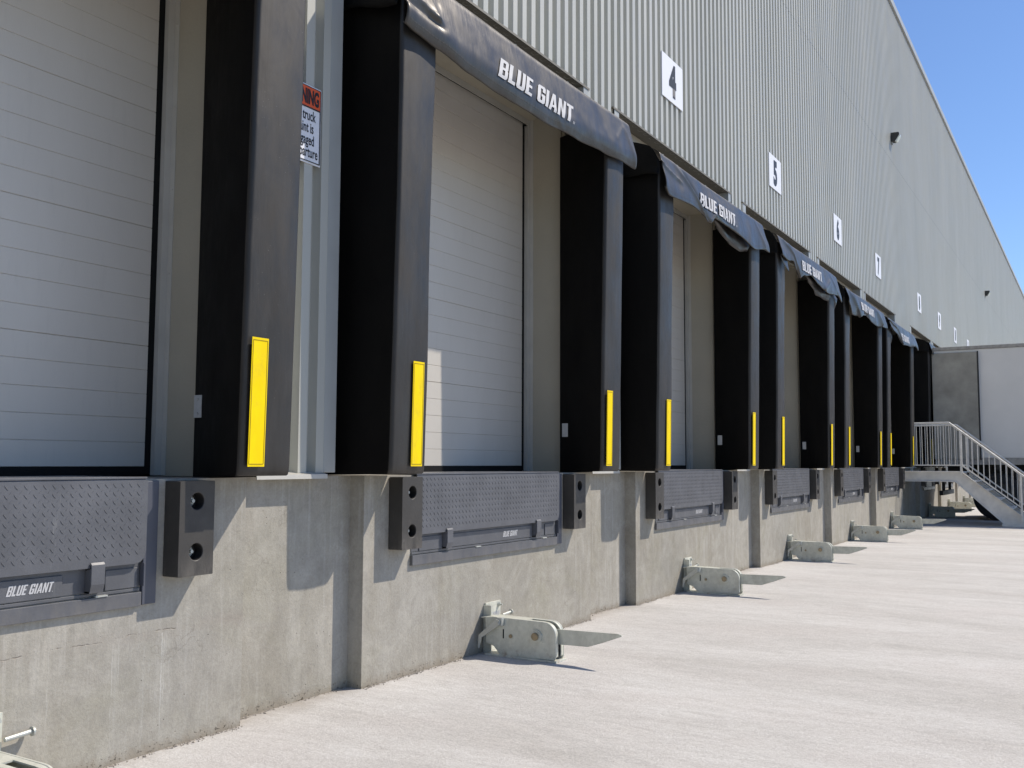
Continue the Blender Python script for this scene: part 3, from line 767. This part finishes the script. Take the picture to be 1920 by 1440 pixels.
# ------------------------------------------------------------------ trailer restraints
def restraint_proto():
    e = empty('wheel_restraint')
    mp_ = MB().box(1.232, 1.412, -.016, -.001, .0, .312)
    mp_.box(1.222, 1.232, -.060, -.001, .0, .300)
    mp_.build('mounting_plate', M['galv'], e, bevel=.002)
    for x, z in ((1.256, .288), (1.386, .288), (1.256, .178), (1.386, .17), (1.256, .05)):
        MB().tube((x,-.0165,z),(x,-.020,z),.016,14).tube((x,-.020,z),(x,-.032,z),.0115,6).tube((x,-.032,z),(x,-.045,z),.006,8).build('anchor_bolt', M['zinc'], e)
    def side(x0, x1, name):
        pts = [(-.055, .235), (-.115, .243), (-.475, .240)]
        for i in range(1, 9):
            a = R(90 - 90*i/8); pts.append((-.485-.082*math.cos(a), .158+.082*math.sin(a)))
        pts += [(-.567, .030), (-.560, .014), (-.165, .010), (-.120, .060), (-.060, .075)]
        o = MB().prism(pts, 'x', x0, x1).build(name, M['galv'], e, bevel=.003, seg=2); auto_smooth(o, 30); return o
    body = side(1.160, 1.172, 'side_plate'); side(1.262, 1.274, 'side_plate')
    # top cover bent over, open slot at the outer end
    tc = MB().prism([(-.016,.232), (-.10,.2425), (-.36,.2405), (-.36,.2345), (-.10,.2365), (-.016,.226)], 'x', 1.1725, 1.2615)
    for a, b in ((1.1725, 1.196), (1.238, 1.2615)):
        pr = [(-.3605,.2405), (-.475,.2385)]
        for i in range(1, 9):
            t = R(90-90*i/8); pr.append((-.485-.080*math.cos(t), .158+.080*math.sin(t)))
        pr.append((-.565,.035)); inner = [(y+(.006 if i > 1 else 0), z-.006) for i, (y, z) in enumerate(pr)]
        tc.prism(pr + inner[::-1], 'x', a, b)
    o = tc.build('top_cover', M['galv'], e); auto_smooth(o, 30)
    MB().box(1.150, 1.285, -.575, -.060, .0, .0125).build('base_plate', M['galv'], e, bevel=.002)
    # blade reaching out from the slot
    bl = [(-.35,.198), (-.552,.196), (-.960,.204), (-.984,.198), (-.985,.190), (-.861,.142), (-.760,.108), (-.552,.104), (-.35,.104)]
    MB().prism(bl, 'x', 1.212, 1.222).build('blade', M['galv'], e, bevel=.0015)
    # release handle
    hd = MB().prism([(-.190,.232), (-.165,.238), (-.035,.130), (-.030,.050), (-.038,.046), (-.056,.112), (-.190,.205)], 'x', 1.112, 1.122)
    hd.tube((1.150,-.178,.212), (1.108,-.178,.212), .010, 10)
    hd.box(1.124, 1.158, -.200, -.160, .196, .246)
    hd.build('release_handle', M['zinc'], e, bevel=.0015)
    # pins on the side
    MB().tube((1.1595,-.432,.150),(1.150,-.432,.150),.040,20).tube((1.150,-.432,.150),(1.146,-.432,.150),.034,20).build('pivot_washer', M['galv'], e)
    MB().tube((1.146,-.432,.150),(1.132,-.432,.150),.024,16).build('pivot_pin', M['brass'], e, bevel=.002)
    MB().tube((1.1595,-.247,.133),(1.153,-.247,.133),.012,12).build('pivot_bolt', M['brass'], e)
    MB().box(1.158, 1.1597, -.196, -.188, .115, .172).build('slot', M['gasket'], e)
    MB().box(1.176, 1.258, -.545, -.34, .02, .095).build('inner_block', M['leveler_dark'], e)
    # spare anchor standing out of the wall
    MB().tube((1.525,-.030,.222),(1.518,-.030,.222),.018,16).tube((1.518,-.030,.222),(1.414,-.030,.215),.009,10).build('protruding_rod', M['zinc'], e)
    map_lettering('printed_name', lettering('BLUE GIANT', .034, .155), lambda a, b: Vector((1.242+a, -.0175, .212+b)), M['logo'], e, 0)
    return e
rp = restraint_proto()
RDX = {2: -.10, 3: -.06, 4: .05, 5: .15}
for k in range(0, 9):
    o = rp if k == 0 else copy_tree(rp)
    o.location.x = X0[k] + {0: .205, 2: RDX[2], 3: RDX[3], 4: RDX[4], 5: RDX[5]}.get(k, 0.); tag(o, 'galvanised trailer restraint at foot of ' + WHERE[k], 'trailer restraint', 'trailer restraints at the foot of the wall')

# ------------------------------------------------------------------ number signs, warning sign
def num_sign(n, x):
    e = empty('number_sign'); e.location = (x, 0, 0)
    W = .55; z0, z1 = 4.80, 5.24
    MB().box(0, W, .050, .057, z0, z1).build('panel', M['sign_white'], e)
    text_on_wall('numeral', str(n), .43, W/2, .0475, z0+.075, M['sign_black'], e, xs=.78 if n < 10 else .60, bold=.022)
    tag(e, 'white square sign with black number %d high on the ribbed cladding' % n, 'number sign', 'dock number signs on the cladding')
for k in range(0, 10):
    if k == 0: continue
    num_sign(k+2, X0[k]+.815)
ws = empty('warning_sign')
MB().box(2.945, 3.312, .052, .058, 2.790, 3.212).build('panel', M['sign_white'], ws, bevel=.0015)
MB().box(2.958, 3.300, .0485, .0515, 3.094, 3.200).build('orange_band', M['sign_orange'], ws)
bd = MB()
for a, b, c, d in ((2.955,3.303,2.799,2.803),(2.955,3.303,3.200,3.204),(2.953,2.957,2.799,3.204),(3.301,3.305,2.799,3.204),(2.958,3.300,3.087,3.0935)): bd.box(a, b, .048, .0515, c, d)
bd.build('border_line', M['sign_black'], ws)
text_on_wall('lettering', 'WARNING', .108, 3.290, .0465, 3.110, M['sign_black'], ws, xs=.49, bold=.004, align='RIGHT')
for i, (s_, lx) in enumerate((('Ensure truck', 3.268), ('restraint is', 3.256), ('fully engaged', 3.262), ('before departure', 3.290))):
    text_on_wall('lettering', s_, .078, lx, .0505, 3.022-i*.066, M['sign_black'], ws, xs=.58, bold=.0012, align='RIGHT')
tag(ws, 'orange and white warning sign half hidden behind the nearest dock seal', 'warning sign')

# ------------------------------------------------------------------ wall lamps
def lamp(x, z, label):
    e = empty('wall_lamp'); e.location = (x, .055, z); e.scale = (.46, .46, .46)
    MB().prism([(0,.20), (-.34,.19), (-.36,.10), (-.16,-.20), (0,-.20)], 'x', -.20, .20).build('housing', M['lamp_dark'], e, bevel=.012)
    MB().prism([(-.375,.10), (-.39,.03), (-.24,-.22), (-.165,-.21)], 'x', -.17, .17).build('lens', M['lamp_glass'], e, bevel=.01)
    MB().box(-.10, .10, -.06, 0, -.30, -.205).build('mount', M['trim'], e)
    tag(e, label, 'wall lamp', 'floodlights on the cladding')
lamp(20.95, 8.10, 'nearer dark floodlight high on the cladding, above the number 7 and 8 signs')
lamp(40.7, 7.76, 'small farther floodlight high on the cladding near the roof line')

# ------------------------------------------------------------------ steel stairs
st = empty('steel_stairs', (0, 0, 0))
tag(st, 'galvanised steel stairs with railings leading up to the dock beside the trailer', 'stairs')
SX = (21.10, 22.20)
def stringer(x):
    mb = MB()
    mb.prism([(.09,.865), (-.955,.865), (-1.80,.06), (-2.16,.06), (-2.16,.20), (-1.075,1.07), (.09,1.07)], 'x', x, x+.012)
    mb.prism([(.09,1.07), (-1.075,1.07), (-2.16,.20), (-2.16,.185), (-1.080,1.055), (.09,1.055)], 'x', x-.045, x-.0005)
    mb.prism([(.09,.865), (-.955,.865), (-1.80,.06), (-1.80,.075), (-.950,.88), (.09,.88)], 'x', x-.045, x-.0005)
    mb.build('stringer', M['stair'], st)
stringer(SX[0]); stringer(SX[1]+.05)
MB().box(SX[0]+.013, SX[1]+.04, -1.06, .09, 1.035, 1.075).build('landing', M['stair'], st)
for i in range(5):
    y = -1.10 - i*.215; z = 1.075 - (i+1)*.175
    tb = MB().box(SX[0]+.013, SX[1]+.04, y-.235, y, z-.035, z); tb.build('tread', M['stair'], st, bevel=.003)
def railing(x, name='railing'):
    r = MB()
    r.tube((x,.05,2.055), (x,-.867,2.060), .021, 10).tube((x,-.867,2.060), (x,-2.19,.985), .021, 10)
    ro = r.build(name, M['stair'], st, smooth=False); auto_smooth(ro, 50)
    lr = MB()
    lr.prism([(.05,1.185), (.05,1.210), (-1.09,1.215), (-2.15,.375), (-2.15,.345), (-1.08,1.187)], 'x', x-.018, x+.018)
    lr.build('bottom_rail', M['stair'], ro)
    def ztop(y): return 2.058 if y > -.867 else 2.060+(y+.867)*.8125
    def zbot(y): return 1.20 if y > -1.08 else 1.205+(y+1.08)*.79
    y = -.04
    while y > -2.1:
        MB().box(x-.006, x+.006, y-.006, y+.006, zbot(y), ztop(y)).build('baluster', M['stair'], ro); y -= .103
    for y, zb in ((.05, 1.0), (-1.075, 1.0), (-2.135, .10)):
        MB().box(x-.020, x+.020, y-.020, y+.020, zb, ztop(y)).build('post', M['stair'], ro)
railing(SX[0]-.02); railing(SX[1]+.07)
for x_ in (SX[0]-.05, SX[1]): MB().box(x_, x_+.08, -2.20, -1.78, .004, .06).build('foot_plate', M['stair'], st)

# ------------------------------------------------------------------ trailer
tr = empty('semi_trailer', (23.17, 0, 0))
tag(tr, 'white box semi trailer backed up to the dock with one grey rear door folded open', 'trailer')
TY0, TY1 = -.33, -13.8
MB().box(0, 2.55, TY1, TY0, 1.36, 3.76).build('cargo_box', M['trailer'], tr, bevel=.01)
rb = MB()
rb.box(-.022, 2.572, TY1-.01, TY0+.01, 3.762, 3.835); rb.build('top_rail', M['trailer_rail'], tr, bevel=.006)
rb = MB().box(-.026, 2.576, TY1, TY0, 1.215, 1.357)
y = TY0-.1
while y > TY1+.2:
    rb.box(-.034, -.0265, y-.05, y, 1.235, 1.33); y -= .32
rb.build('bottom_rail', M['trailer_rail'], tr)
rv = MB()
y = -1.40
while y > TY1+.3:
    for i in range(24): rv.tube((-.001, y, 1.42+i*.1), (-.005, y, 1.42+i*.1), .008, 6)
    y -= .61
rv.build('side_rivets', M['trailer'], tr)['kind'] = 'stuff'
dr = MB().box(-.062, -.03, -1.235, TY0+.02, 1.33, 3.70).build('rear_door', M['trailer_door'], tr, bevel=.008)
fr = MB()
for a, b, c, d in ((-1.262,-1.236,1.32,3.71),): fr.box(-.066, -.026, a, b, c, d)
fr.build('door_edge_seal', M['chassis'], dr)
ch = MB()
for x_ in (.72, 1.72): ch.box(x_, x_+.12, TY1+.5, TY0-.15, .98, 1.214)
for i in range(18): ch.box(.05, 2.5, TY0-.5-i*.7, TY0-.6-i*.7, 1.10, 1.213)
ch.box(.3, 2.25, -.42, -.34, .52, .62); ch.box(.7, .78, -.41, -.35, .62, 1.1); ch.box(1.78, 1.86, -.41, -.35, .62, 1.1)
ch.box(.66, 1.90, -3.5, -.95, .55, 1.09)  # suspension slab, added dark between the wheels to blacken the underside
ch.build('chassis', M['chassis'], tr)
def wheel(x, y):
    wv = MB(); n = 40
    prof = [(.00,.30), (.00,.44), (.03,.50), (.10,.515), (.17,.515), (.24,.50), (.27,.44), (.27,.30)]
    for a in range(n):
        t = 2*math.pi*a/n
        for px, pr_ in prof: wv.v.append((x+px, y+pr_*math.cos(t), .517+pr_*math.sin(t)))
    m_ = len(prof)
    for a in range(n):
        b = (a+1) % n
        for i in range(m_-1): wv.f.append([a*m_+i, a*m_+i+1, b*m_+i+1, b*m_+i]); wv.m.append(0)
    o = wv.build('wheel', M['tyre'], tr, smooth=True); o.data.set_sharp_from_angle(angle=R(40))
    MB().tube((x+.04, y, .517), (x+.24, y, .517), .305, 32).tube((x-.01, y, .517), (x+.04, y, .517), .11, 16).build('rim', M['rim'], o)
for y_ in (-1.56, -2.80):
    for x_ in (.03, .34, 1.94, 2.25): wheel(x_, y_)
for y_ in (-1.56, -2.80): MB().tube((.3, y_, .517), (2.25, y_, .517), .07, 12).build('axle', M['chassis'], tr)
MB().box(-.004, -.001, -2.32, -2.27, .60, 1.2).build('mud_flap', M['chassis'], tr)
lgb = MB().box(.35, .47, -11.2, -11.0, .05, 1.0).box(2.05, 2.17, -11.2, -11.0, .05, 1.0).box(.28, .54, -11.28, -10.92, .0, .05).box(1.98, 2.24, -11.28, -10.92, .0, .05)
lgb.build('landing_gear', M['chassis'], tr)

# ------------------------------------------------------------------ crumbs along the wall foot
cb = MB(); random.seed(11)
def wall_y(x):
    for a, b, y in AB:
        if a <= x < b: return y
    return .1
for i in range(2600):
    x = 1.2 + 11*random.random()**1.5
    dens = noise.noise(Vector((x*1.7, 2.2, 0)))
    if dens < -.05 and random.random() < .75: continue
    yb = wall_y(x); y = yb - abs(random.gauss(0, .012)) - .002; s_ = random.uniform(.0015, .0055) * (1.7 if random.random() < .06 else 1)
    c = Vector((x, y-s_, s_*.4)); pts = []
    for d in ((1,0,0),(-1,0,0),(0,1,0),(0,-1,0),(0,0,1),(0,0,-1)):
        pts.append(c + Vector(d)*s_*random.uniform(.6, 1.25))
    cb.add(pts, [(0,2,4),(2,1,4),(1,3,4),(3,0,4),(2,0,5),(1,2,5),(3,1,5),(0,3,5)])
cr = cb.build('concrete_crumbs', M['crumb'], fix=False)
tag(cr, 'loose concrete crumbs scattered along the foot of the dock wall', 'debris', kind='stuff')

# ------------------------------------------------------------------ camera
cam = bpy.data.cameras.new('camera'); co = bpy.data.objects.new('camera', cam); col.objects.link(co)
F = Vector((.85548834,.51165447,.07968312)); Rt = Vector((.51300931,-.85837381,.00398217)); U = Vector((-.0704354,-.03747148,.99681229))
mw = Matrix(((Rt.x, U.x, -F.x, -.56151657), (Rt.y, U.y, -F.y, -3.46645838), (Rt.z, U.z, -F.z, 1.22370064), (0,0,0,1)))
co.matrix_world = mw
cam.sensor_width = 36; cam.lens = 1836.983/1920*36; cam.clip_start = .05; cam.clip_end = 2000
sc.camera = co

# ------------------------------------------------------------------ light
sdir = Vector((1.26, -1.0, 1.8)).normalized()
el = math.asin(sdir.z); rot = math.atan2(sdir.x, sdir.y)
wd = bpy.data.worlds.new('World'); sc.world = wd; wd.use_nodes = True
nt = wd.node_tree; bg = nt.nodes['Background']
sky = nt.nodes.new('ShaderNodeTexSky'); sky.sky_type = 'NISHITA'; sky.sun_disc = False
sky.sun_elevation = el; sky.sun_rotation = rot; sky.altitude = 200; sky.air_density = 1.0; sky.dust_density = .3; sky.ozone_density = 2.5
tint = nt.nodes.new('ShaderNodeMix'); tint.data_type = 'RGBA'; tint.blend_type = 'MULTIPLY'; tint.inputs[0].default_value = 1
tint.inputs[7].default_value = (.86, 1.0, 1.22, 1); nt.links.new(sky.outputs[0], tint.inputs[6])
nt.links.new(tint.outputs[2], bg.inputs[0]); bg.inputs[1].default_value = .118
sl = bpy.data.lights.new('sun', 'SUN'); sl.energy = 5.0; sl.angle = R(.53); sl.color = (1, .915, .80)
so = bpy.data.objects.new('sun', sl); so.rotation_euler = (-sdir).to_track_quat('-Z', 'Y').to_euler(); so.location = (0, -10, 20); col.objects.link(so)
vs = sc.view_settings; vs.view_transform = 'Standard'; vs.look = 'None'; vs.exposure = .0; vs.gamma = 1; vs.use_curve_mapping = False
sc.cycles.max_bounces = 8; sc.cycles.diffuse_bounces = 4
